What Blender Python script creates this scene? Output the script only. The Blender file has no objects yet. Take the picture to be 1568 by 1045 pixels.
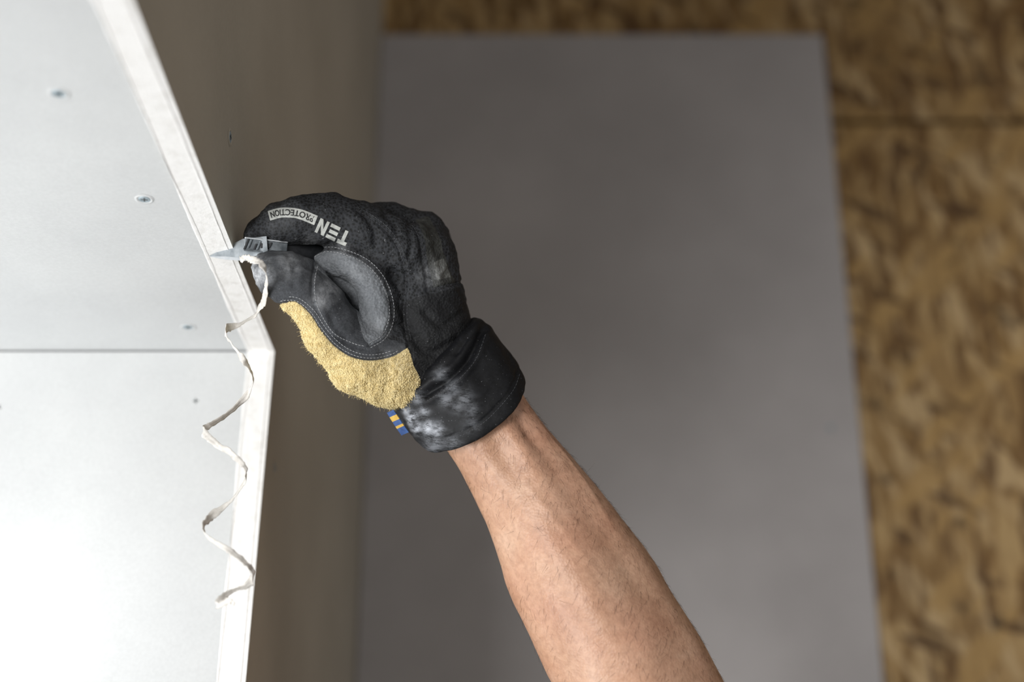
import bpy, math, random, bmesh
import numpy as np
from mathutils import Vector, Matrix, noise
from mathutils.bvhtree import BVHTree
random.seed(4); np.random.seed(4)
sc = bpy.context.scene
sc.view_settings.view_transform = 'Standard'
sc.view_settings.look = 'None'
COL = sc.collection

# ------------------------------------------------------------------ camera
TH = math.radians(21.5)
ct, st = math.cos(TH), math.sin(TH)
cam = bpy.data.cameras.new('camera'); camo = bpy.data.objects.new('camera', cam); COL.objects.link(camo)
cam.lens = 50; cam.sensor_width = 36; cam.clip_start = 0.02
camo.rotation_euler = (math.pi/2+TH, 0, 0)
sc.camera = camo
cam.dof.use_dof = True; cam.dof.focus_distance = 0.905; cam.dof.aperture_fstop = 2.6

# ------------------------------------------------------------------ local frame of the arm / glove (metres)
D0 = 0.93; FP = 2178.0; CX, CY = 784.0, 522.7
MW = Matrix(((1,0,0,0),(0,-st,-ct,ct*D0),(0,ct,-st,st*D0),(0,0,0,1)))
def H(px, py, w=0.0):
    w = w/1000.0; k = (D0-w)/FP
    return Vector(((px-CX)*k, (CY-py)*k, w))
def proj(P):
    P = np.asarray(P); k = FP/(D0-P[:,2])
    return CX+P[:,0]*k, CY-P[:,1]*k
S = D0/FP

# ------------------------------------------------------------------ helpers
def lin(c):
    def f(v):
        v/=255.0
        return v/12.92 if v<=0.04045 else ((v+0.055)/1.055)**2.4
    return (f(c[0]),f(c[1]),f(c[2]),1)
def newmat(name):
    m=bpy.data.materials.new(name); m.use_nodes=True
    nt=m.node_tree; b=nt.nodes['Principled BSDF']
    return m,nt,b
def N(nt,t,**k):
    n=nt.nodes.new(t)
    for a,v in k.items(): setattr(n,a,v)
    return n
def L(nt,a,b): nt.links.new(a,b)
def ramp(nt,src,stops):
    r=nt.nodes.new('ShaderNodeValToRGB'); e=r.color_ramp.elements
    while len(e)<len(stops): e.new(0.5)
    for x,(p,c) in zip(e,stops): x.position=p; x.color=c
    L(nt,src,r.inputs[0]); return r
def mix(nt,f,a,b,blend='MIX'):
    m=nt.nodes.new('ShaderNodeMix'); m.data_type='RGBA'; m.blend_type=blend
    for s,v in ((m.inputs[0],f),(m.inputs[6],a),(m.inputs[7],b)):
        if hasattr(v,'is_linked'): L(nt,v,s)
        else: s.default_value=v
    return m.outputs[2]
def coords(nt,scale=(1,1,1),rot=(0,0,0)):
    tc=nt.nodes.new('ShaderNodeTexCoord'); mp=nt.nodes.new('ShaderNodeMapping')
    mp.inputs['Scale'].default_value=scale; mp.inputs['Rotation'].default_value=rot
    L(nt,tc.outputs['Object'],mp.inputs[0]); return mp.outputs[0]
def noi(nt,vec,scale,detail=4,rough=0.5):
    n=nt.nodes.new('ShaderNodeTexNoise'); L(nt,vec,n.inputs['Vector'])
    n.inputs['Scale'].default_value=scale; n.inputs['Detail'].default_value=detail; n.inputs['Roughness'].default_value=rough
    return n.outputs['Fac']
def bump(nt,b,h,strength,dist=0.001):
    bp=nt.nodes.new('ShaderNodeBump'); bp.inputs['Strength'].default_value=strength; bp.inputs['Distance'].default_value=dist
    L(nt,h,bp.inputs['Height']); L(nt,bp.outputs[0],b.inputs['Normal']); return bp
def obj_from(name,verts,faces,mats=(),smooth=False,parent=None):
    me=bpy.data.meshes.new(name); me.from_pydata([tuple(v) for v in verts],[],[tuple(f) for f in faces]); me.update()
    o=bpy.data.objects.new(name,me); COL.objects.link(o)
    for m in mats: me.materials.append(m)
    if smooth: me.polygons.foreach_set('use_smooth',[True]*len(me.polygons))
    if parent: o.parent=parent
    return o
def empty(name,mat):
    e=bpy.data.objects.new(name,None); e.empty_display_size=0.05; COL.objects.link(e); e.matrix_world=mat; return e
def catmull(P,n):
    P=np.asarray(P,float); out=[]
    Q=np.vstack([2*P[0]-P[1],P,2*P[-1]-P[-2]])
    for i in range(1,len(Q)-2):
        for k in range(n):
            t=k/n; a,b,c,d=Q[i-1],Q[i],Q[i+1],Q[i+2]
            out.append(0.5*((2*b)+(-a+c)*t+(2*a-5*b+4*c-d)*t*t+(-a+3*b-3*c+d)*t**3))
    out.append(P[-1]); return np.array(out)
def fix(o):
    bm=bmesh.new(); bm.from_mesh(o.data); bmesh.ops.recalc_face_normals(bm,faces=bm.faces); bm.to_mesh(o.data); bm.free()

# ------------------------------------------------------------------ materials: architecture
def paper_mat(name,c1,c2,bs=0.15):
    m,nt,b=newmat(name); v=coords(nt)
    a=noi(nt,v,5,5,0.6); f=noi(nt,v,420,3,0.6)
    r=ramp(nt,a,[(0.3,lin(c1)),(0.7,lin(c2))])
    c=mix(nt,0.08,r.outputs[0],ramp(nt,f,[(0.35,(0.3,0.3,0.3,1)),(0.65,(1,1,1,1))]).outputs[0],'MULTIPLY')
    L(nt,c,b.inputs['Base Color']); b.inputs['Roughness'].default_value=0.85
    bump(nt,b,f,bs,0.0006); return m
M_white=paper_mat('plasterboard_white_paper',(204,206,207),(220,222,222))
M_grey=paper_mat('plasterboard_grey_paper',(184,180,180),(200,196,196),0.08)
M_cheek=paper_mat('plasterboard_beige_paper',(184,176,160),(198,190,174))
def edge_mat():
    m,nt,b=newmat('gypsum_cut_edge'); v=coords(nt)
    a=noi(nt,v,90,6,0.7); r=ramp(nt,a,[(0.28,lin((230,228,224))),(0.5,lin((248,247,245)))])
    L(nt,r.outputs[0],b.inputs['Base Color']); b.inputs['Roughness'].default_value=0.9
    bump(nt,b,noi(nt,v,230,6,0.7),0.4,0.001); return m
M_edge=edge_mat()
def osb_mat():
    m,nt,b=newmat('osb_strand_board'); base=coords(nt)
    cs=ramp(nt,noi(nt,coords(nt,(1,1,0.45)),14,4,0.6),[(0.3,lin((146,112,62))),(0.7,lin((190,156,104)))]).outputs[0]
    for k,(rot,sx,sz,s,lo_,hi_,col) in enumerate([(0.12,1,0.18,58,0.50,0.59,(202,170,118)),(-0.35,1,0.2,46,0.53,0.60,(132,98,52)),(0.5,1,0.22,44,0.55,0.62,(214,184,136)),
                                              (0.05,1,0.17,70,0.55,0.62,(110,78,40)),(-0.7,1,0.24,38,0.57,0.64,(192,156,98)),(1.1,1,0.24,46,0.60,0.66,(96,68,36))]):
        mp0=N(nt,'ShaderNodeMapping'); mp0.inputs['Rotation'].default_value=(0,rot,0); L(nt,base,mp0.inputs[0])
        mp=N(nt,'ShaderNodeMapping'); mp.inputs['Scale'].default_value=(sx,1,sz); mp.inputs['Location'].default_value=(k*3.1,k,k*1.7); L(nt,mp0.outputs[0],mp.inputs[0])
        f=noi(nt,mp.outputs[0],s,1.5,0.5)
        cs=mix(nt,ramp(nt,f,[(lo_,(0,0,0,1)),(hi_,(0.85,0.85,0.85,1))]).outputs[0],cs,lin(col))
    grain=noi(nt,coords(nt,(6,1,1)),40,5,0.6)
    cs=mix(nt,0.3,cs,ramp(nt,grain,[(0.3,lin((130,112,86))),(0.6,(1,1,1,1))]).outputs[0],'MULTIPLY')
    spots=noi(nt,base,18,5,0.6)
    cs=mix(nt,0.8,cs,ramp(nt,spots,[(0.30,lin((56,40,22))),(0.38,(1,1,1,1))]).outputs[0],'MULTIPLY')
    L(nt,cs,b.inputs['Base Color']); b.inputs['Roughness'].default_value=0.6
    bump(nt,b,grain,0.3,0.001); return m
M_osb=osb_mat()
m,nt,b=newmat('concrete_floor'); L(nt,ramp(nt,noi(nt,coords(nt),4,6),[(0.3,lin((120,116,110))),(0.7,lin((150,146,140)))]).outputs[0],b.inputs['Base Color']); b.inputs['Roughness'].default_value=0.8; M_floor=m
m,nt,b=newmat('dark_gap'); L(nt,ramp(nt,noi(nt,coords(nt),40,2),[(0.3,lin((70,74,76))),(0.7,lin((90,94,96)))]).outputs[0],b.inputs['Base Color']); M_gap=m
m,nt,b=newmat('joint_shadow_wood'); L(nt,ramp(nt,noi(nt,coords(nt),40,2),[(0.3,lin((50,36,20))),(0.7,lin((66,48,28)))]).outputs[0],b.inputs['Base Color']); M_joint=m

# ------------------------------------------------------------------ room
X0=-0.180; T=0.019; Y1=1.007; Z1=0.389; YB=1.675; FL=-1.4; CE=1.45
def zs(y): return Z1+0.027*(Y1-y)
def yw(z): return Y1-0.108*(Z1-z)
def box(name,x0,x1,y0,y1,z0,z1,mat,bev=0.0):
    v=[(x,y,z) for x in (x0,x1) for y in (y0,y1) for z in (z0,z1)]
    f=[(0,1,3,2),(4,6,7,5),(0,4,5,1),(2,3,7,6),(0,2,6,4),(1,5,7,3)]
    o=obj_from(name,v,f,[mat])
    if bev:
        md=o.modifiers.new('bevel','BEVEL'); md.width=bev; md.segments=2
    return o
def extrude_x(name,poly,xa,xb,mside,medge):
    n=len(poly)
    v=[(xa,y,z) for y,z in poly]+[(xb,y,z) for y,z in poly]
    f=[tuple(range(n))[::-1],tuple(range(n,2*n))]+[(i,(i+1)%n,n+(i+1)%n,n+i) for i in range(n)]
    o=obj_from(name,v,f,[mside,medge])
    for i,p in enumerate(o.data.polygons): p.material_index=0 if i<2 else 1
    fix(o); return o
e=0.0015
wl=extrude_x('wall_left',[(-0.45,zs(-0.45)-e),(Y1-e,Z1-e),(yw(FL)-e,FL),(YB,FL),(YB,CE),(-0.45,CE)],X0-T,X0,M_cheek,M_edge)
so=extrude_x('ceiling_soffit',[(-0.45,zs(-0.45)),(Y1,Z1),(Y1,Z1+0.013),(-0.45,zs(-0.45)+0.013)],-2.2,X0-T-0.0008,M_white,M_white)
wf=extrude_x('wall_front',[(Y1-0.0008,Z1-0.0016),(yw(FL),FL),(yw(FL)+0.013,FL),(Y1+0.013,Z1-0.0016)],-2.2,X0-T-0.0008,M_white,M_white)
def lip(name,fn,x_in,amp,n=160,par=None):
    V=[];F=[]
    for i in range(n+1):
        y,z,ny,nz=fn(i/n)
        a=amp*(0.6+0.8*noise.noise(Vector((i*0.11,3.3,x_in*90)))+0.35*noise.noise(Vector((i*0.6,1.3,x_in*90))))
        hh=0.0006
        V+=[(x_in-a*0.5,y+ny*0.0002,z+nz*0.0002),(x_in-a*0.1,y+ny*hh,z+nz*hh),(x_in+a*0.5,y+ny*0.0002,z+nz*0.0002)]
    for i in range(n):
        k=3*i; F+=[(k,k+1,k+4,k+3),(k+1,k+2,k+5,k+4)]
    return obj_from(name,V,F,[M_edge],True,par)
fs=lambda t:(-0.3+(Y1-e+0.3)*t, zs(-0.3+(Y1-e+0.3)*t)-e,-0.0,-1.0)
fw=lambda t:(yw(Z1-0.6*t)-e, Z1-e-0.6*t,-1.0,0.1)
lip('paper_lip_soffit_inner',fs,X0-T,0.0030,200,wl); lip('paper_lip_wall_inner',fw,X0-T,0.0026,140,wl)
lip('paper_lip_soffit_outer',fs,X0-0.0036,0.0016,260,wl); lip('paper_lip_wall_outer',fw,X0-0.0036,0.0012,160,wl)

ZSEAM=0.978
def addbox(V,F,x0,x1,y0,y1,z0,z1):
    k=len(V); V+=[(x,y,z) for x in (x0,x1) for y in (y0,y1) for z in (z0,z1)]
    F+=[tuple(k+i for i in q) for q in [(0,1,3,2),(4,6,7,5),(0,4,5,1),(2,3,7,6),(0,2,6,4),(1,5,7,3)]]
V=[];F=[]
addbox(V,F,X0,2.6,YB,YB+0.018,FL,ZSEAM-0.005); addbox(V,F,X0,2.6,YB+0.002,YB+0.018,ZSEAM+0.005,CE)
w=obj_from('wall_back',V,F,[M_osb]); V=[];F=[]
addbox(V,F,X0,2.6,YB+0.0175,YB+0.03,FL,CE); obj_from('joint_backing',V,F,[M_joint],False,w)
pn=box('drywall_sheet',X0+0.001,0.4265,YB-0.0125,YB-0.0003,-1.1,1.108,M_grey,0.0012)
box('floor',-2.2,2.6,-1.6,YB,FL-0.05,FL,M_floor)
box('ceiling',X0,2.6,-0.45,YB,CE,CE+0.02,M_grey)

m,nt,b=newmat('zinc_screw'); b.inputs['Metallic'].default_value=0.35; b.inputs['Roughness'].default_value=0.5
L(nt,ramp(nt,noi(nt,coords(nt),300,3),[(0.3,lin((150,166,174))),(0.7,lin((190,202,208)))]).outputs[0],b.inputs['Base Color']); M_screw=m
def ray(px,py):
    a=(px-CX)/FP; c=(CY-py)/FP
    return Vector((a,ct-c*st,st+c*ct))
def hit_soffit(px,py):
    r=ray(px,py); d=(Z1+0.027*Y1)/(r.z+0.027*r.y); return r*d,Vector((0,-0.027,-1)).normalized()
def hit_wall(px,py):
    r=ray(px,py); d=(Y1-0.108*Z1)/(r.y-0.108*r.z); return r*d,Vector((0,-1,0.108)).normalized()
def hit_x(px,py):
    r=ray(px,py); return r*(X0/r.x),Vector((1,0,0))
def hit_panel(px,py):
    r=ray(px,py); return r*((YB-0.0125)/r.y),Vector((0,-1,0))
def screws(name,lst,par,pm,R=0.0036):
    V=[];F=[];MI=[]
    for P,n in lst:
        n=n.normalized(); t=n.orthogonal().normalized(); bb=n.cross(t)
        a0=random.random()*6; K=24
        rings=[(R*1.7,0.00012,1),(R*1.3,0.0006,1),(R*1.05,0.0003,1),(R*1.0,0.0002,0),(R*0.9,0.0005,0)]
        k0=len(V)
        for (r,h,_) in rings:
            for i in range(K):
                a=a0+2*math.pi*i/K; rr=r*(1+0.12*noise.noise(Vector((a,r*900,a0)))) if r>R*1.1 else r
                V.append(P+t*(rr*math.cos(a))+bb*(rr*math.sin(a))+n*h)
        for j in range(len(rings)-1):
            for i in range(K):
                F.append((k0+j*K+i,k0+j*K+(i+1)%K,k0+(j+1)*K+(i+1)%K,k0+(j+1)*K+i)); MI.append(1 if j<2 else 0)
        F.append(tuple(k0+4*K+i for i in range(K))); MI.append(0)
        for q in range(2):
            a=a0+q*math.pi/2; u=t*math.cos(a)+bb*math.sin(a); v2=n.cross(u); k=len(V)
            for sx,sy in ((-1,-1),(1,-1),(1,1),(-1,1)): V.append(P+u*(sx*R*0.6)+v2*(sy*R*0.13)+n*0.0007)
            F.append((k,k+1,k+2,k+3)); MI.append(2)
    o=obj_from(name,V,F,[M_screw,pm,M_gap],False,par); o.data.polygons.foreach_set('material_index',MI)
screws('soffit_screws',[hit_soffit(*p) for p in ((90,143),(221,305),(288,501))],so,M_white)
screws('wall_screws',[hit_wall(*p) for p in ((300,615),(-2,625))],wf,M_white)
screws('side_screws',[hit_x(*p) for p in ((352,210),(520,270),(420,717))],wl,M_cheek)
screws('sheet_screws',[hit_panel(1272,656)],pn,M_grey)

# ------------------------------------------------------------------ surface nets
def surface_nets(vol,org,h):
    ins=vol<0
    c=np.zeros(tuple(s-1 for s in vol.shape),np.int8)
    offs=[(a,b_,d) for a in (0,1) for b_ in (0,1) for d in (0,1)]
    nx,ny,nz=vol.shape
    for a,b_,d in offs: c+=ins[a:nx-1+a,b_:ny-1+b_,d:nz-1+d]
    act=(c>0)&(c<8); co=np.argwhere(act); idx=-np.ones(act.shape,np.int64); idx[act]=np.arange(len(co))
    val={o_:vol[co[:,0]+o_[0],co[:,1]+o_[1],co[:,2]+o_[2]] for o_ in offs}
    sm=np.zeros((len(co),3)); cnt=np.zeros(len(co))
    for o_ in offs:
        for ax in range(3):
            if o_[ax]==0:
                p=list(o_); p[ax]=1; p=tuple(p); va,vb=val[o_],val[p]
                mk=(va<0)!=(vb<0); t=np.where(mk,va/np.where(mk,va-vb,1),0)
                q=np.array(o_,float)[None]+np.zeros((len(co),1)); q[:,ax]+=t
                sm[mk]+=q[mk]; cnt[mk]+=1
    verts=(co+sm/cnt[:,None])*h+org
    faces=[]
    for ax in range(3):
        sl0=[slice(None)]*3; sl1=[slice(None)]*3
        sl0[ax]=slice(0,-1); sl1[ax]=slice(1,None)
        A=ins[tuple(sl0)]; B=ins[tuple(sl1)]
        e_=np.argwhere(A!=B)
        b1,b2=(ax+1)%3,(ax+2)%3
        e_=e_[(e_[:,b1]>0)&(e_[:,b2]>0)&(e_[:,b1]<vol.shape[b1]-1)&(e_[:,b2]<vol.shape[b2]-1)]
        def cell(d1,d2):
            q=e_.copy(); q[:,b1]+=d1; q[:,b2]+=d2; return idx[q[:,0],q[:,1],q[:,2]]
        qd=np.stack([cell(-1,-1),cell(0,-1),cell(0,0),cell(-1,0)],1)
        fl=~A[e_[:,0],e_[:,1],e_[:,2]]
        qd[fl]=qd[fl][:,::-1]; faces.append(qd)
    return verts,np.vstack(faces)
def smin(a,b,k):
    h=np.clip(0.5+0.5*(b-a)/k,0,1); return b+(a-b)*h-k*h*(1-h)

# ------------------------------------------------------------------ glove body
h=0.00100
lo=np.array([min(H(350,0,w_).x for w_ in (-95,62)), min(H(0,690,w_).y for w_ in (-95,62)), -0.100])
hi=np.array([max(H(760,0,w_).x for w_ in (-95,62)), max(H(0,285,w_).y for w_ in (-95,62)), 0.060])
n=np.ceil((hi-lo)/h).astype(int)
ax=[(lo[i]+np.arange(n[i])*h).astype(np.float32) for i in range(3)]
GX,GY,GZ=np.meshgrid(*ax,indexing='ij')
def cone(a,b):
    (x1,y1,w1,r1),(x2,y2,w2,r2)=a,b
    A=H(x1,y1,w1); B=H(x2,y2,w2); d=B-A; dd=d.dot(d)+1e-12
    px,py,pz=GX-A.x,GY-A.y,GZ-A.z
    t=np.clip((px*d.x+py*d.y+pz*d.z)/dd,0,1).astype(np.float32)
    r=(r1+(r2-r1)*t)*S
    return (np.sqrt((px-t*d.x)**2+(py-t*d.y)**2+(pz-t*d.z)**2)-r).astype(np.float32)
def chain(pts,k=0.004):
    v=None
    for a,b_ in zip(pts[:-1],pts[1:]):
        c=cone(a,b_); v=c if v is None else smin(v,c,k)
    return v
palm=chain([(648,392,-6,50),(655,460,-8,52),(668,530,-10,54),(690,575,-14,56)],0.012)
palm=smin(palm,chain([(640,392,-32,46),(655,470,-36,52),(680,560,-30,56)],0.01),0.012)
palm=smin(palm,chain([(628,400,-58,42),(645,480,-58,46),(680,560,-42,46)],0.01),0.012)
palm=smin(palm,chain([(600,450,-50,40),(600,520,-45,50),(640,570,-30,54)],0.01),0.012)
index=chain([(620,386,6,48),(562,356,12,41),(505,338,14,38),(464,337,13,35),(428,346,10,30),(404,358,7,25),(394,367,6,21)])
middle=chain([(642,368,-20,46),(596,350,-21,37),(520,346,-20,35),(470,368,-20,33),(440,400,-16,29),(455,430,-12,26)])
ring=chain([(650,374,-46,44),(600,352,-46,35),(520,362,-44,33),(475,400,-42,31),(490,440,-38,28)])
pinky=chain([(622,405,-68,38),(570,395,-68,32),(520,400,-66,29),(500,425,-62,26),(515,455,-56,24)])
fing=smin(smin(smin(index,middle,0.0012),ring,0.0012),pinky,0.0012)
web=chain([(500,400,16,18),(535,402,19,22),(566,424,19,26),(580,456,17,26),(582,488,16,26),(564,513,15,26)],0.005)
webin=chain([(525,425,2,30),(550,460,0,30)],0.01)
back=chain([(626,405,0,42),(638,450,0,38),(652,520,0,44)],0.01)
palm=smin(palm,back,0.01)
hand=smin(palm,fing,0.004)
hand=smin(hand,webin,0.004)
hand=smin(hand,web,0.004)
thumb=chain([(411,411,25,23),(424,420,26,32),(458,434,26,37),(488,468,25,36),(512,508,22,40),(558,545,12,55),(600,556,4,62),(655,575,-6,60)],0.006)
hol=chain([(505,425,36,20),(532,446,34,20),(546,478,33,14),(553,505,36,7)],0.004)
hand=-smin(-hand,hol,0.004)
hand=smin(hand,thumb,0.0018)
gv,gf=surface_nets(hand,lo,h)
del GX,GY,GZ
def lap(v,f,it,lam=0.5):
    E=np.vstack([f[:,[0,1]],f[:,[1,2]],f[:,[2,3]],f[:,[3,0]]])
    for _ in range(it):
        acc=np.zeros_like(v); cn=np.zeros(len(v))
        np.add.at(acc,E[:,0],v[E[:,1]]); np.add.at(acc,E[:,1],v[E[:,0]])
        np.add.at(cn,E[:,0],1); np.add.at(cn,E[:,1],1)
        v=v+lam*(acc/cn[:,None]-v)
    return v
gv=lap(gv,gf,3)
def vnormals(v,f):
    n_=np.cross(v[f[:,2]]-v[f[:,0]],v[f[:,3]]-v[f[:,1]]); a=np.zeros_like(v)
    for i in range(4): np.add.at(a,f[:,i],n_)
    return a/(np.linalg.norm(a,axis=1)[:,None]+1e-12)
gn=vnormals(gv,gf)
PX,PY=proj(gv)
def seg_dist(PX,PY,pts,closed=False):
    d=np.full(len(PX),1e9); m_=len(pts)
    for i in range(m_ if closed else m_-1):
        x1,y1=pts[i]; x2,y2=pts[(i+1)%m_]; dx,dy=x2-x1,y2-y1
        t=np.clip(((PX-x1)*dx+(PY-y1)*dy)/(dx*dx+dy*dy+1e-9),0,1)
        d=np.minimum(d,np.hypot(PX-x1-t*dx,PY-y1-t*dy))
    return d
def sdpoly(PX,PY,pts):
    d=seg_dist(PX,PY,pts,True); ins=np.zeros(len(PX),bool); m_=len(pts)
    for i in range(m_):
        x1,y1=pts[i]; x2,y2=pts[(i+1)%m_]
        if y1==y2: continue
        c=((y1>PY)!=(y2>PY))&(PX<(x2-x1)*(PY-y1)/(y2-y1)+x1); ins^=c
    return np.where(ins,d,-d)
def cm2(pts,n_=5): return [tuple(p) for p in catmull(pts,n_)]
S_yel=cm2([(424,467),(440,464),(455,466),(474,482),(490,506),(512,531),(540,548),(570,553),(600,547),(624,533)])
P_yel=S_yel+[(634,560),(650,598),(640,640),(560,660),(470,640),(400,520)]
S_web_out=cm2([(480,390),(500,382),(530,387),(562,402),(585,427),(598,460),(599,490),(588,516),(566,530)])
S_web_in=cm2([(566,530),(556,517),(549,495),(538,462),(522,442),(500,424),(480,406)])
P_web=S_web_out+S_web_in[1:-1]
P_thumb=[(360,384),(400,386),(440,381),(468,388),(484,402)]+S_web_in[::-1][2:]+[(585,520),(605,522),(626,534)]+S_yel[::-1]
P_rub=[(636,336),(655,332),(668,352),(678,385),(694,424),(700,432),(664,440),(655,405),(650,370)]
P_rub_hl=[(662,402),(680,396),(691,424),(668,430)]  # highlight on the knuckle rubber, painted as a lighter patch
P_dark=[(602,470),(640,455),(705,440),(722,490),(650,600),(622,530)]
d_y=sdpoly(PX,PY,P_yel); d_t=sdpoly(PX,PY,P_thumb); d_w=sdpoly(PX,PY,P_web); d_r=sdpoly(PX,PY,P_rub); d_d=sdpoly(PX,PY,P_dark)
isf=(gv[:,2]>-0.012)
d_t=np.where(isf,d_t,-20); d_w=np.where(isf,d_w,-20); d_r=np.where(gv[:,2]>-0.03,d_r,-20)
d_rhl=np.where(gv[:,2]>-0.03,sdpoly(PX,PY,P_rub_hl),-20)
dis=np.zeros(len(gv))
def groove(pts,depth,wd,wmin=-0.02):
    global dis
    d=seg_dist(PX,PY,pts); dis-=np.where((gv[:,2]>wmin),depth*np.exp(-(d/wd)**2),0)
def ridge(pts,hh,wd,wmin=-0.02): groove(pts,-hh,wd,wmin)
groove(S_yel,0.0012,2.6); groove(S_web_out,0.0012,2.6)
S_t2=cm2([(484,402),(478,430),(480,462),(492,490),(510,515),(540,530),(560,535)])
groove(S_t2,0.0012,2.4)
S_idx=cm2([(404,352),(430,372),(460,386),(482,388)])
groove(S_idx,0.0009,2.2)
S_b1=cm2([(545,322),(585,347),(612,385),(622,430),(618,480),(626,533)])
groove(S_b1,0.0012,3)
S_b2=cm2([(618,330),(640,360),(648,400),(655,445)]); groove(S_b2,0.0014,3.2)
S_b3=cm2([(655,445),(690,436),(708,432)]); groove(S_b3,0.0014,3)
for pts,dp,wd in [([(556,326),(572,350),(574,372)],0.0024,6),([(590,325),(604,345),(606,362)],0.0018,5),([(625,345),(630,370),(626,395)],0.0016,5),
                  ([(632,520),(660,540),(700,520)],0.0018,6),([(640,560),(670,565),(712,520)],0.0020,6),([(650,480),(675,500),(706,480)],0.0014,5),
                  ([(625,600),(660,585),(700,545)],0.0014,4),([(500,470),(512,500),(530,520)],0.0010,5),([(585,440),(600,470),(605,505)],0.0010,4),
                  ([(440,395),(452,410),(450,440)],0.0009,5),([(565,390),(590,410),(612,416)],0.0010,5),([(505,375),(530,372),(560,384)],0.0014,5),
                  ([(470,560),(510,570),(560,585)],0.0010,8),([(590,545),(596,575),(590,605)],0.0014,7),([(540,560),(548,585),(545,605)],0.0008,7)]:
    groove(cm2(pts),dp,wd,-0.04)
dis+=np.where(d_y>0,0.0008,0)
ridge(cm2([(645,345),(658,380),(672,425)]),0.0014,6,-0.04)
nz_=np.array([noise.fractal(Vector(p)*75,1.0,2.0,4) for p in gv])
nz2=np.array([noise.noise(Vector(p)*38) for p in gv])
nz3=np.array([noise.noise(Vector(p)*420) for p in gv])
rg=np.array([1-abs(noise.noise(Vector((p[0]*55+3,p[1]*75,p[2]*55)))) for p in gv])**5
dis+=0.0010*nz_+0.0012*nz2+0.0009*rg+np.where(d_y>0,0.0007*nz3,0)
gv=gv+gn*dis[:,None]
glove=empty('work_glove',MW)
def bl(blobs,px,py):
    a=np.zeros(len(px))
    for x,y,r,s_ in blobs: a=np.maximum(a,s_*np.exp(-((px-x)**2+(py-y)**2)/(r*r)))
    return a
dust=bl([(395,420,20,0.95),(388,400,14,0.8),(500,440,20,0.35),(440,405,18,0.35),(545,420,26,0.2),(490,460,12,0.6),(430,330,22,0.12),(520,385,14,0.2),(610,560,30,0.2),(645,600,14,0.8),(585,500,16,0.25),(470,380,16,0.3),(660,420,20,0.2)],PX,PY)
def fattr(o,name,arr):
    a=o.data.attributes.new(name,'FLOAT','POINT'); a.data.foreach_set('value',np.asarray(arr,np.float32))
def glove_mat():
    m,nt,b=newmat('glove_fabric'); v=coords(nt)
    def at(nm):
        a=N(nt,'ShaderNodeAttribute'); a.attribute_name=nm; return a.outputs['Fac']
    def stp(nm,w_=0.6):
        r=N(nt,'ShaderNodeMapRange'); r.inputs['From Min'].default_value=-w_; r.inputs['From Max'].default_value=w_; L(nt,at(nm),r.inputs['Value']); return r.outputs[0]
    vo=N(nt,'ShaderNodeTexVoronoi'); vo.inputs['Scale'].default_value=560; L(nt,v,vo.inputs['Vector'])
    knit=ramp(nt,vo.outputs['Distance'],[(0.2,lin((9,10,11))),(0.7,lin((46,48,52)))]).outputs[0]
    n1=noi(nt,v,700,5,0.7); n2=noi(nt,v,60,4,0.6); n3=noi(nt,v,180,5,0.7); sp=noi(nt,v,900,2,0.5)
    c=knit
    dk=ramp(nt,n1,[(0.3,lin((12,13,14))),(0.75,lin((34,35,38)))]).outputs[0]
    c=mix(nt,stp('d_dark'),c,dk)
    rb=ramp(nt,n3,[(0.3,lin((36,37,35))),(0.7,lin((66,67,64)))]).outputs[0]
    c=mix(nt,stp('d_rub'),c,rb)
    rb_hl=ramp(nt,n3,[(0.3,lin((70,71,68))),(0.7,lin((118,119,116)))]).outputs[0]  # lighter grey stands in for the shine on the rubber
    c=mix(nt,stp('d_rub_hl'),c,rb_hl)
    su=ramp(nt,n1,[(0.25,lin((40,42,46))),(0.75,lin((80,83,88)))]).outputs[0]
    su=mix(nt,0.45,su,ramp(nt,n2,[(0.3,(0.3,0.3,0.3,1)),(0.7,(1,1,1,1))]).outputs[0],'MULTIPLY')
    c=mix(nt,stp('d_thumb'),c,su)
    wb=ramp(nt,n1,[(0.25,lin((84,88,92))),(0.75,lin((130,134,139)))]).outputs[0]
    c=mix(nt,stp('d_web'),c,wb)
    ye=ramp(nt,n3,[(0.3,lin((196,172,112))),(0.7,lin((238,218,164)))]).outputs[0]
    c=mix(nt,stp('d_yel'),c,ye)
    c=mix(nt,ramp(nt,sp,[(0.70,(0,0,0,1)),(0.76,(0.5,0.5,0.5,1))]).outputs[0],c,lin((170,172,176)))
    mth=N(nt,'ShaderNodeMath',operation='MULTIPLY'); L(nt,at('dust'),mth.inputs[0])
    L(nt,ramp(nt,n3,[(0.35,(0.1,0.1,0.1,1)),(0.65,(1,1,1,1))]).outputs[0],mth.inputs[1])
    c=mix(nt,mth.outputs[0],c,lin((205,208,212)))
    L(nt,c,b.inputs['Base Color']); b.inputs['Roughness'].default_value=0.75
    b.inputs['Specular IOR Level'].default_value=0.4
    hh=mix(nt,stp('d_thumb'),vo.outputs['Distance'],n1)
    bump(nt,b,hh,0.7,0.0007); return m
M_glove=glove_mat()
g=obj_from('glove_body',gv,gf,[M_glove],True,glove)
for nm,a in (('d_yel',d_y),('d_thumb',d_t),('d_web',d_w),('d_rub',d_r),('d_rub_hl',d_rhl),('d_dark',d_d),('dust',dust)): fattr(g,nm,a)
bvh=BVHTree.FromPolygons([Vector(p) for p in gv],[tuple(int(i) for i in q) for q in gf])
EYE=Vector((0,0,D0))
def onto(px,py,off=0.0003,bv=None):
    d=(H(px,py,0)-EYE).normalized(); r=(bv or bvh).ray_cast(EYE,d)
    if r[0] is None: return None
    return r[0]+r[1]*off, r[1]

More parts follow.
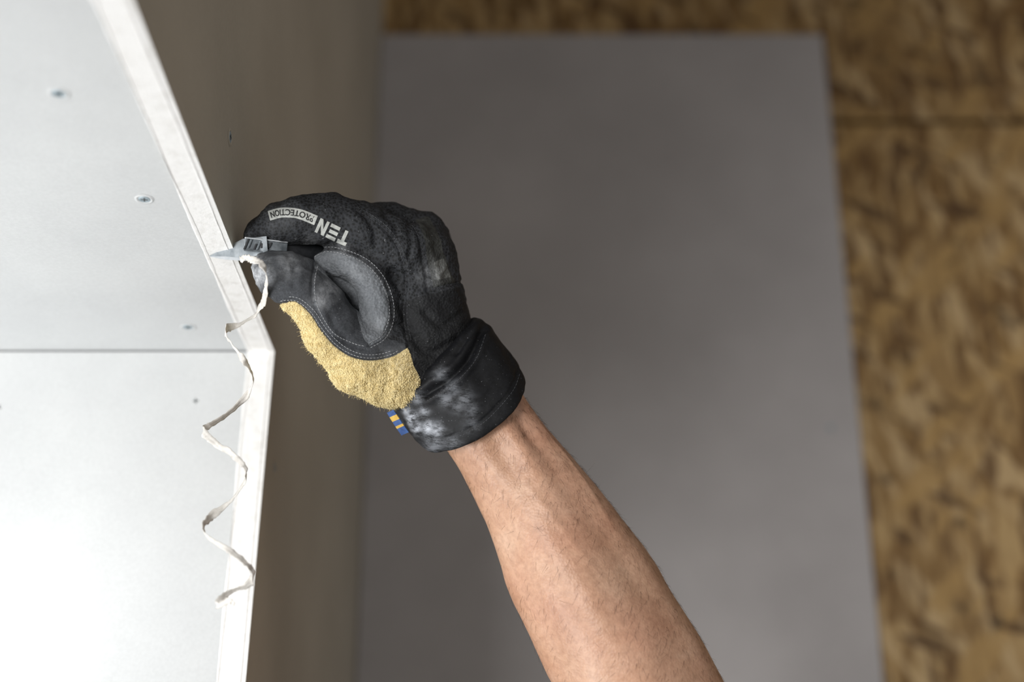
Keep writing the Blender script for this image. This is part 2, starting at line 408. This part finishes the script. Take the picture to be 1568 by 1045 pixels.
def plain(name,c1,c2,rough=0.7,metal=0.0,scale=300,bs=0.2):
    m,nt,b=newmat(name); v=coords(nt); f=noi(nt,v,scale,4,0.6)
    L(nt,ramp(nt,f,[(0.3,lin(c1)),(0.7,lin(c2))]).outputs[0],b.inputs['Base Color'])
    b.inputs['Roughness'].default_value=rough; b.inputs['Metallic'].default_value=metal
    if bs: bump(nt,b,f,bs,0.0004)
    return m
M_stitch=plain('stitch_thread',(140,142,145),(185,187,190))
M_stitchd=plain('stitch_thread_dark',(54,56,60),(86,88,92))
def stitch(name,lines,mat,parent,r=0.00020,dash=3.2,gap=1.9,bv=None):
    cu=bpy.data.curves.new(name,'CURVE'); cu.dimensions='3D'; cu.bevel_depth=r; cu.bevel_resolution=1; cu.use_fill_caps=True
    for pts in lines:
        P=catmull(pts,12); seg=np.hypot(*(np.diff(P,axis=0).T)); cum=np.r_[0,np.cumsum(seg)]
        s_=0
        while s_+dash<cum[-1]:
            q=[]
            for t in (0,0.5,1):
                x=np.interp(s_+dash*t,cum,P[:,0]); y=np.interp(s_+dash*t,cum,P[:,1]); r_=onto(x,y,0.00005+(0.0002 if t==0.5 else 0),bv)
                q.append(r_[0] if r_ else None)
            if all(k is not None for k in q) and (q[0]-q[2]).length<0.004:
                sp=cu.splines.new('POLY'); sp.points.add(2)
                for k in range(3): sp.points[k].co=(*q[k],1)
            s_+=dash+gap
    o=bpy.data.objects.new(name,cu); COL.objects.link(o); cu.materials.append(mat); o.parent=parent; return o
def offs(pts,o_):
    P=np.array(pts); t=np.gradient(P,axis=0); t/=np.linalg.norm(t,axis=1)[:,None]+1e-9
    return [tuple(p) for p in P+np.stack([t[:,1],-t[:,0]],1)*o_]
stitch('seam_stitches',[offs(S_yel[2:-2],4),offs(S_yel[6:-4],9),offs(S_web_out,3.5)[::2],offs(S_web_out,-4)[::2],offs(S_t2[::2],4)],M_stitch,glove)
stitch('seam_stitches_dark',[S_b1[::3],offs(S_b1[::3],5),S_b2[::2],S_b3[::2],S_idx[::2]],M_stitchd,glove)

# ---- printed label on the index finger
M_print=plain('label_print_grey',(165,168,164),(196,198,194),0.6,0,500,0.1)
M_printd=plain('label_print_dark',(20,21,23),(36,37,40),0.7,0,500,0.1)
V=[];F=[]
def grid_patch(fn,nu,nv,off):
    k=len(V); pts=[]
    for j in range(nv+1):
        for i in range(nu+1):
            x,y=fn(i/nu,j/nv); r_=onto(x,y,off)
            if r_ is None: return
            pts.append(r_[0])
    V.extend(pts)
    for j in range(nv):
        for i in range(nu):
            a=k+j*(nu+1)+i; F.append((a,a+1,a+nu+2,a+nu+1))
cl=catmull([(412,331),(432,326),(458,328),(484,338)],10); ct_=np.linspace(0,1,len(cl))
tg=np.gradient(cl,axis=0); tg/=np.linalg.norm(tg,axis=1)[:,None]
def boxf(u,v):
    x=np.interp(u,ct_,cl[:,0]); y=np.interp(u,ct_,cl[:,1]); tx=np.interp(u,ct_,tg[:,0]); ty=np.interp(u,ct_,tg[:,1])
    o_=(v-0.5)*15; return x-ty*o_,y+tx*o_
grid_patch(boxf,40,10,0.00025)
org=np.array([538.5,357.0]); rd=np.array([-0.90,-0.435]); up=np.array([-0.42,0.907])
Wl,Hl=15.5,23.0
def letter(k,quads):
    base=k*(Wl+3.0)
    for q in quads:
        def fn(u,v,q=q):
            a,b_,c,d=q
            x=(a[0]*(1-u)+b_[0]*u)*(1-v)+(d[0]*(1-u)+c[0]*u)*v; y=(a[1]*(1-u)+b_[1]*u)*(1-v)+(d[1]*(1-u)+c[1]*u)*v
            p=org+rd*(base+x*Wl)+up*(y*Hl); return p[0],p[1]
        grid_patch(fn,10,10,0.00025)
R_=lambda x0,y0,x1,y1:((x0,y0),(x1,y0),(x1,y1),(x0,y1))
letter(0,[R_(0,.72,1,1),R_(.33,0,.67,.72)])
letter(1,[R_(0,.76,1,1),R_(0,.38,.9,.62),R_(0,0,1,.24)])
letter(2,[R_(0,0,.3,1),R_(.7,0,1,1),((.3,1),(.3,.6),(.7,0),(.7,.4))])
obj_from('label_print',V,F,[M_print],True,glove)
fc=bpy.data.curves.new('t','FONT'); fc.body='PROTECTION'; fc.size=1; fc.offset=0.012
to=bpy.data.objects.new('t',fc); COL.objects.link(to); bpy.context.view_layer.update()
tm=to.to_mesh(); tv=[v.co.copy() for v in tm.vertices]; tf=[tuple(p.vertices) for p in tm.polygons]; to.to_mesh_clear()
bpy.data.objects.remove(to)
xs=[v.x for v in tv]; ys=[v.y for v in tv]; x0_,x1_=min(xs),max(xs); y0_,y1_=min(ys),max(ys)
nv=[]
for v in tv:
    u=(v.x-x0_)/(x1_-x0_); q=(v.y-y0_)/(y1_-y0_)
    p=boxf(0.95-0.9*u,0.2+0.6*q); r_=onto(p[0],p[1],0.0005); nv.append(r_[0] if r_ else Vector((0,0,0)))
obj_from('label_lettering',nv,tf,[M_printd],False,glove)

# ---- terry loops on the yellow heel
M_terry=plain('yellow_terry_loops',(206,182,122),(246,230,180),0.9,0,260,0.0)
yi=np.where((d_y>0.5)&(gv[:,2]>-0.05))[0]
sel=np.random.choice(yi,min(9500,len(yi)),replace=False)
V=[];F=[]
for i in sel:
    n_=Vector(gn[i]); t=Vector(np.random.normal(size=3)); t=(t-n_*t.dot(n_)).normalized(); bb=n_.cross(t)
    p=Vector(gv[i])+t*random.uniform(0,0.0006)
    l=random.uniform(0.5,0.95)*0.001; wd=random.uniform(0.28,0.45)*0.001; hh=random.uniform(0.4,1.1)*0.001
    k=len(V); V+=[p+t*l+n_*hh*0.3,p+bb*wd+n_*hh*0.3,p-t*l+n_*hh*0.3,p-bb*wd+n_*hh*0.3,p+n_*hh*1.1+t*l*0.3,p-n_*0.0003]
    F+=[(k,k+1,k+4),(k+1,k+2,k+4),(k+2,k+3,k+4),(k+3,k,k+4)]
obj_from('terry_loops',V,F,[M_terry],True,glove)
cu=bpy.data.curves.new('terry_fuzz','CURVE'); cu.dimensions='3D'; cu.bevel_depth=0.00005; cu.bevel_resolution=0
for i in np.random.choice(yi,1600,replace=False):
    p=Vector(gv[i]); n_=Vector(gn[i]); t=Vector(np.random.normal(size=3))*0.0006
    sp=cu.splines.new('POLY'); sp.points.add(2)
    sp.points[0].co=(*p,1); sp.points[1].co=(*(p+n_*0.0011+t*0.6),1); sp.points[2].co=(*(p+n_*0.0019+t*1.6),1)
o=bpy.data.objects.new('terry_fuzz',cu); COL.objects.link(o); o.parent=glove; cu.materials.append(M_terry)

# ------------------------------------------------------------------ loft helper (in local frame)
def loft(rows,K,sub,rad=None,close=False):
    R=catmull(rows,sub); V=[]
    for j,r in enumerate(R):
        a=H(r[0],r[1],r[4]); b_=H(r[2],r[3],r[4]); c=(a+b_)/2; da=(b_-a)/2; axl=Vector((-da.y,da.x,0)).normalized()
        if axl.y>0: axl=-axl
        hw=da.length; da=da/hw
        for i in range(K):
            ph=2*math.pi*i/K; s_=1.0 if rad is None else rad(j/(len(R)-1),ph)
            V.append(c+da*(hw*math.cos(ph)*s_)+Vector((0,0,1))*(hw*r[5]*math.sin(ph)*s_)+axl*(r[6]/1000*math.sin(ph)))
    F=[(j*K+i,j*K+(i+1)%K,(j+1)*K+(i+1)%K,(j+1)*K+i) for j in range(len(R)-1) for i in range(K)]
    if close: F+= [tuple(range(K))[::-1],tuple((len(R)-1)*K+i for i in range(K))]
    return np.array([tuple(v) for v in V]),F

# ---- cuff
def cr(t,ph):
    return 1+0.012*math.sin(3*ph+5*t)+0.012*math.sin(7*ph-9*t)*math.sin(math.pi*t)
rows=[(606,596,706,506,-10,0.78,2),(596,616,726,489,-8,0.80,5),(604,634,744,500,-6,0.78,8),(615,652,764,520,-4,0.77,10),(634,675,790,556,-2,0.76,12),(646,684,802,580,0,0.75,13),
      (652,687,803,586,0,0.74,13),(655,683,799,586,0,0.72,12),(648,672,790,574,0,0.70,11),(630,645,765,545,-2,0.68,8)]
cv,cf=loft(rows,160,14,cr)
CPX,CPY=proj(cv)
cn_=np.array([noise.fractal(Vector(p)*60,1.0,2.0,3) for p in cv])
ctr=cv.mean(0)
dv=cv-ctr; dv/=np.linalg.norm(dv,axis=1)[:,None]
gd=seg_dist(CPX,CPY,cm2([(652,604),(690,580),(720,545),(738,505)]))
gd2=seg_dist(CPX,CPY,cm2([(632,664),(680,672),(735,648),(780,600),(795,565)]))
gd3=seg_dist(CPX,CPY,cm2([(700,540),(716,520),(730,512),(745,508)]))
cv=cv+dv*(0.0012*cn_-0.0030*np.exp(-(gd/5)**2)+0.0016*np.exp(-((gd-11)/6)**2)-0.0008*np.exp(-(gd2/2.5)**2)-0.0014*np.exp(-(gd3/4)**2))[:,None]
cd=bl([(630,642,9,0.95),(622,630,7,0.7),(655,656,9,0.95),(668,660,10,0.7),(640,656,8,0.7),(692,596,12,0.34),(684,612,11,0.32),(676,574,11,0.22),(640,610,9,0.4),(722,650,12,0.15),(712,612,13,0.26),(722,630,11,0.24),(648,632,8,0.5),(665,683,16,0.3),(690,682,14,0.25),(700,625,10,0.22)],CPX,CPY)
m,nt,b=newmat('cuff_neoprene'); v=coords(nt); n1=noi(nt,v,500,4,0.6); n3=noi(nt,coords(nt,(1,2.2,1),(0,0,0.7)),110,7,0.75)
a=N(nt,'ShaderNodeAttribute'); a.attribute_name='dust'
mt=N(nt,'ShaderNodeMath',operation='MULTIPLY'); L(nt,a.outputs['Fac'],mt.inputs[0]); L(nt,ramp(nt,n3,[(0.40,(0.03,0.03,0.03,1)),(0.58,(1,1,1,1))]).outputs[0],mt.inputs[1])
c=mix(nt,mt.outputs[0],ramp(nt,n1,[(0.3,lin((8,9,11))),(0.7,lin((20,21,25)))]).outputs[0],lin((196,201,210)))
c=mix(nt,ramp(nt,noi(nt,v,800,2,0.5),[(0.70,(0,0,0,1)),(0.76,(0.35,0.35,0.35,1))]).outputs[0],c,lin((170,172,176)))
L(nt,c,b.inputs['Base Color']); b.inputs['Roughness'].default_value=0.6; b.inputs['Specular IOR Level'].default_value=0.3; bump(nt,b,n1,0.3,0.0004); M_cuff=m
o=obj_from('glove_cuff',cv,cf,[M_cuff],True,glove); fix(o); fattr(o,'dust',cd)
cbvh=BVHTree.FromPolygons([Vector(p) for p in cv],cf)
stitch('cuff_stitches',[[(640,668),(680,675),(735,652),(782,604),(797,570)],[(658,612),(696,588),(728,552),(744,512)]],M_stitchd,glove,bv=cbvh)
M_blue=plain('tag_blue',(36,62,116),(60,94,150)); M_yt=plain('tag_yellow',(190,150,60),(216,182,88))
V=[];F=[];MI=[]
c0=H(594,632,4); c1=H(616,666,2); nrm=(c1-c0); wv=(H(605,627,8)-c0)
K=10
for i in range(K+1):
    t=i/K
    for s_ in (0,1):
        V.append(c0+nrm*t+wv*s_*(0.9+0.1*t)+Vector((0,0,0.002*math.sin(t*3)+0.004)))
for i in range(K):
    F.append((2*i,2*i+1,2*i+3,2*i+2)); MI.append(1 if i in (2,3,6) else 0)
o=obj_from('cuff_tag',V,F,[M_blue,M_yt],False,glove); o.data.polygons.foreach_set('material_index',MI)
md=o.modifiers.new('s','SOLIDIFY'); md.thickness=0.0006

# ------------------------------------------------------------------ bare forearm, elbow and upper arm
arm=empty('human_arm',MW)
rows=[(664,655,785,575,-6,0.72,0),(684,690,804,610,-2,0.74,0),(711,733,834,652,0,0.78,0),(741,795,878,703,4,0.82,0),(765,860,928,765,8,0.86,0),
      (788,925,980,832,12,0.88,0),(815,985,1030,908,16,0.9,0),(846,1045,1074,980,20,0.9,0),(882,1110,1114,1055,24,0.92,0),(925,1180,1150,1130,26,0.92,0),(970,1245,1180,1210,24,0.92,0),
      (1010,1310,1215,1285,10,0.95,0),(1040,1390,1260,1370,-20,1.0,0),(1070,1490,1310,1460,-60,1.0,0),(1110,1600,1370,1570,-110,1.0,0),(1150,1700,1430,1670,-150,1.0,0)]
def g1(x,m_,s_): return math.exp(-((x-m_)/s_)**2)
def angd(a,b_):
    return (a-b_+math.pi)%(2*math.pi)-math.pi
def ar(t,ph):
    s_=1.0
    s_+=0.085*math.exp(-(angd(ph,1.15+0.5*(t-0.10))/0.20)**2)*g1(t,0.13,0.06)
    s_-=0.095*math.exp(-(angd(ph,0.78)/0.20)**2)*g1(t,0.12,0.055)
    s_+=0.050*math.exp(-(angd(ph,2.0)/0.20)**2)*g1(t,0.13,0.07)
    s_-=0.050*math.exp(-(angd(ph,1.6)/0.18)**2)*g1(t,0.13,0.06)
    s_+=0.080*math.exp(-(angd(ph,1.65-0.8*(t-0.3))/0.36)**2)*g1(t,0.34,0.15)
    s_-=0.070*math.exp(-(angd(ph,0.85-0.6*(t-0.3))/0.24)**2)*g1(t,0.30,0.13)
    s_-=0.045*math.exp(-(angd(ph,2.35)/0.28)**2)*g1(t,0.30,0.12)
    s_+=0.018*math.exp(-(angd(ph,0.40+2.0*(t-0.2))/0.06)**2)*g1(t,0.22,0.10)
    s_+=0.016*math.exp(-(angd(ph,1.5-1.6*(t-0.2))/0.06)**2)*g1(t,0.24,0.08)
    return s_
KA=160
av,af=loft(rows,KA,16,ar,True)
an=np.array([noise.noise(Vector(p)*28) for p in av]); an2=np.array([noise.noise(Vector(p)*90) for p in av])
c_=np.array([av[(i//KA)*KA:(i//KA)*KA+KA].mean(0) for i in range(len(av))])
dd=av-c_; dd/=np.linalg.norm(dd,axis=1)[:,None]; av=av+dd*(an*0.0014+an2*0.0003)[:,None]
m,nt,b=newmat('skin'); v=coords(nt)
n1=noi(nt,v,26,5,0.6); n2=noi(nt,v,260,4,0.6); n3=noi(nt,v,11,3,0.5)
c=ramp(nt,n1,[(0.25,lin((176,132,104))),(0.55,lin((202,160,132))),(0.8,lin((216,180,154)))]).outputs[0]
c=mix(nt,ramp(nt,n3,[(0.5,(0,0,0,1)),(0.78,(0.5,0.5,0.5,1))]).outputs[0],c,lin((198,136,110)))
c=mix(nt,0.22,c,ramp(nt,n2,[(0.35,lin((140,100,76))),(0.6,(1,1,1,1))]).outputs[0],'MULTIPLY')
L(nt,c,b.inputs['Base Color']); b.inputs['Roughness'].default_value=0.42
b.inputs['Subsurface Weight'].default_value=0.08; b.inputs['Subsurface Radius'].default_value=(0.006,0.003,0.0015); b.inputs['Subsurface Scale'].default_value=0.5
vo=N(nt,'ShaderNodeTexVoronoi'); vo.inputs['Scale'].default_value=650; L(nt,v,vo.inputs['Vector'])
hm=mix(nt,0.5,vo.outputs['Distance'],n2); bump(nt,b,hm,0.45,0.0006); M_skin=m
o=obj_from('forearm',av,af,[M_skin],True,arm); fix(o)
M_shirt=plain('shirt_cotton',(52,58,70),(70,76,88))
sv,sf=loft([(1058,1475,1318,1440,-50,1.0,0),(1060,1500,1330,1470,-64,1.02,0),(1100,1610,1385,1580,-112,1.02,0),(1135,1705,1440,1675,-152,1.02,0)],64,6)
o=obj_from('shirt_sleeve',sv,sf,[M_shirt],True,arm)
M_hair=plain('arm_hair_brown',(56,36,24),(92,62,42),0.5,0,50,0)
cu=bpy.data.curves.new('arm_hair','CURVE'); cu.dimensions='3D'; cu.bevel_depth=0.00005; cu.bevel_resolution=0
K=KA; nr=len(av)//K
for _ in range(4200):
    j=random.randint(16,int(nr*0.62)); i=random.randint(0,K-1)
    ph=2*math.pi*i/K
    dens=0.2+0.8*max(0,math.cos(ph-0.2))
    if random.random()>dens: continue
    p=Vector(av[j*K+i]); n_=Vector(dd[j*K+i]); nx_=Vector(av[(j+1)*K+i])-p; nx_.normalize(); side=n_.cross(nx_)
    g_=nx_*0.5+side*random.uniform(-0.9,-0.2)+Vector(np.random.normal(size=3))*0.25
    g_=g_-n_*g_.dot(n_)*0.8
    g_.normalize(); l=random.uniform(0.004,0.010)
    sp=cu.splines.new('POLY'); sp.points.add(3)
    for k in range(4):
        t=k/3; q=p+g_*l*t+n_*(0.0012*math.sin(t*2.4)); sp.points[k].co=(*q,1); sp.points[k].radius=1-0.7*t
o=bpy.data.objects.new('arm_hair',cu); COL.objects.link(o); o.parent=arm; cu.materials.append(M_hair)

# ------------------------------------------------------------------ knife
knife=empty('utility_knife',MW)
M_blade=plain('blade_steel',(140,148,154),(196,203,208),0.35,0.5,120,0.05)
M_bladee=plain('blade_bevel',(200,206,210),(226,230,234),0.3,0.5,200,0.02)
M_metal=plain('knife_channel_metal',(84,90,95),(150,157,162),0.35,0.6,140,0.2)
M_hdl=plain('knife_handle_plastic',(30,32,35),(50,52,56),0.5)
def bw(px): return 22+(px-404)*0.21
def plate(name,pts,th,mat,wf,par):
    fr=[H(x,y,wf(x)) for x,y in pts]; bk=[p-Vector((0,0,th)) for p in fr]; n_=len(pts)
    F=[tuple(range(n_)),tuple(range(n_,2*n_))[::-1]]+[(i,n_+i,n_+(i+1)%n_,(i+1)%n_) for i in range(n_)]
    o=obj_from(name,fr+bk,F,[mat],False,par); fix(o); return o
plate('blade',[(320,392.5),(346,379),(372,366),(408,362),(410,388),(372,397),(345,395.5)],0.0007,M_blade,bw,knife)
plate('blade_edge',[(318,393),(345,393),(376,396),(376,400),(345,398)],0.0006,M_bladee,lambda x:bw(x)+0.15,knife)
def obox(c,ax_,half,par,name,mat,bev=0.0005):
    V=[]
    for sx in (-1,1):
        for sy in (-1,1):
            for sz in (-1,1): V.append(c+ax_[0]*half[0]*sx+ax_[1]*half[1]*sy+ax_[2]*half[2]*sz)
    o=obj_from(name,V,[(0,1,3,2),(4,6,7,5),(0,4,5,1),(2,3,7,6),(0,2,6,4),(1,5,7,3)],[mat],False,par); fix(o)
    if bev: md=o.modifiers.new('b','BEVEL'); md.width=bev; md.segments=2
    return o
A=H(374,374,21); B=H(440,381,17); dx=(B-A).normalized(); dz=Vector((0,0,1)); dz=(dz-dx*dz.dot(dx)).normalized(); dy=dz.cross(dx)
obox((A+B)/2,(dx,dy,dz),((B-A).length/2,0.0042,0.0014),knife,'blade_channel',M_metal)
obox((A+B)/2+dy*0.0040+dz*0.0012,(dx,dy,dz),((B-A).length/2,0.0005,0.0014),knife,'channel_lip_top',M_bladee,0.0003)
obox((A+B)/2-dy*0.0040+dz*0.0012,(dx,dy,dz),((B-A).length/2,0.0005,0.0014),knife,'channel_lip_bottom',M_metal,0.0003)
for i,(t,hl,ho) in enumerate(((0.05,0.0036,0),(0.13,0.0030,0.0004),(0.26,0.0020,-0.001),(0.34,0.0030,0),(0.60,0.0018,0.001))):
    obox(A.lerp(B,t)+dz*0.0018+dy*ho,(dx,(dy+dx*0.3).normalized(),dz),(0.0006,hl,0.0006),knife,'rib_%d'%i,M_metal if i%2 else M_hdl,0.0002)
obox(A.lerp(B,0.48)+dz*0.0018,(dx,dy,dz),(0.0028,0.0016,0.0006),knife,'slot',M_hdl,0.0003)
Hh=[H(428,380,12),H(500,400,-6),H(560,440,-18),H(620,478,-30)]
hv=[];K=20
P=catmull([tuple(p) for p in Hh],6)
for j,p in enumerate(P):
    p=Vector(p); t=Vector(P[min(j+1,len(P)-1)]-P[max(j-1,0)]).normalized(); s1=t.cross(Vector((0,0,1))).normalized(); s2=t.cross(s1)
    for i in range(K):
        a=2*math.pi*i/K; ca,sa=math.cos(a),math.sin(a)
        hv.append(p+s1*(0.009*math.copysign(abs(ca)**0.6,ca))+s2*(0.006*math.copysign(abs(sa)**0.6,sa)))
hf=[(j*K+i,j*K+(i+1)%K,(j+1)*K+(i+1)%K,(j+1)*K+i) for j in range(len(P)-1) for i in range(K)]+[tuple(range(K)),tuple((len(P)-1)*K+i for i in range(K))]
o=obj_from('knife_handle',hv,hf,[M_hdl],True,knife); fix(o)

# ------------------------------------------------------------------ curled paper offcut
pts=[(368,397,-24),(378,395,-30),(388,399,-38),(398,403,-42),(406,414,-42),(408,432,-34),(405,455,-14),(392,480,4),(368,496,6),(347,504,0),(349,518,-6),(364,540,-10),(380,562,-8),(387,582,0),(378,605,8),(350,634,10),(322,652,5),(311,660,-1),(326,676,-8),(358,699,-10),(375,716,-4),(375,735,4),(355,765,10),(325,790,8),(312,806,0),(317,822,-6),(345,840,-10),(375,862,-8),(388,880,0),(380,897,6),(356,906,8),(337,920,3),(334,928,0),(350,921,-4),(360,927,-4)]
YC=0.838
C3=[]
for x,y,o_ in pts:
    r=ray(x,y); C3.append(tuple(r*((YC+o_/1000.0)/r.y)))
C=catmull(C3,12); V=[];F=[]
nC=len(C)
for j,p in enumerate(C):
    p=Vector(p); t=Vector(C[min(j+1,nC-1)]-C[max(j-1,0)]).normalized()
    al=0.25+0.75*math.sin(j*0.11+0.6); wv=Vector((0.25*math.sin(j*0.08),-math.sin(al),math.cos(al))); wv=(wv-t*wv.dot(t)*0.8).normalized()
    hw=0.0024*(0.85+0.6*noise.noise(Vector((j*0.06,1,2)))+0.3*noise.noise(Vector((j*0.4,1,2))))*(0.6 if j>nC-8 else 1)
    jit=Vector((noise.noise(Vector((j*0.18,5,1))),noise.noise(Vector((j*0.18,7,1))),noise.noise(Vector((j*0.18,9,1)))))*0.0010
    for k in (-1,-0.33,0.33,1):
        fr=1+(0.3*noise.noise(Vector((j*0.9,k,4))) if abs(k)==1 else 0)
        V.append(p+jit+wv*hw*k*fr+Vector((0,0.0005*(1-k*k),0)))
for j in range(nC-1):
    for k in range(3): a=j*4+k; F.append((a,a+1,a+5,a+4))
M_pap=plain('torn_board_paper',(196,192,185),(236,232,226),0.85,0,300,0.4)
o=obj_from('drywall_paper_curl',V,F,[M_pap],True); md=o.modifiers.new('s','SOLIDIFY'); md.thickness=0.0004

# ------------------------------------------------------------------ light
def area(name,loc,target,size,energy,col):
    l=bpy.data.lights.new(name,'AREA'); l.energy=energy; l.size=size; l.color=col
    o=bpy.data.objects.new(name,l); COL.objects.link(o); o.location=loc
    o.rotation_euler=(Vector(target)-Vector(loc)).to_track_quat('-Z','Y').to_euler(); return o
area('window_daylight',(-0.95,0.45,-0.42),(-0.3,0.75,0.38),0.5,9.5,(0.975,0.99,1.0))
area('rear_left_light',(-1.5,-2.1,-0.2),(0.1,1.4,0.5),1.3,72,(1.0,0.985,0.965))  # unseen lamp added behind left to brighten the back sheet and arm
area('right_fill',(1.3,-0.9,0.6),(-0.1,1.4,0.4),1.2,4.5,(1.0,0.95,0.88))  # weak warm fill added from the right, no real source there
l=bpy.data.lights.new('sunbeam','SPOT'); l.energy=22; l.spot_size=math.radians(16); l.spot_blend=0.9; l.shadow_soft_size=0.03
o=bpy.data.objects.new('sunbeam',l); COL.objects.link(o); tgt=hit_wall(-90,1110)[0]; o.location=(-1.0,0.0,-0.35)
o.rotation_euler=(tgt-o.location).to_track_quat('-Z','Y').to_euler()
w=bpy.data.worlds.new('world'); sc.world=w; w.use_nodes=True
bg=w.node_tree.nodes['Background']; bg.inputs[0].default_value=(0.97,0.98,1,1); bg.inputs[1].default_value=0.20
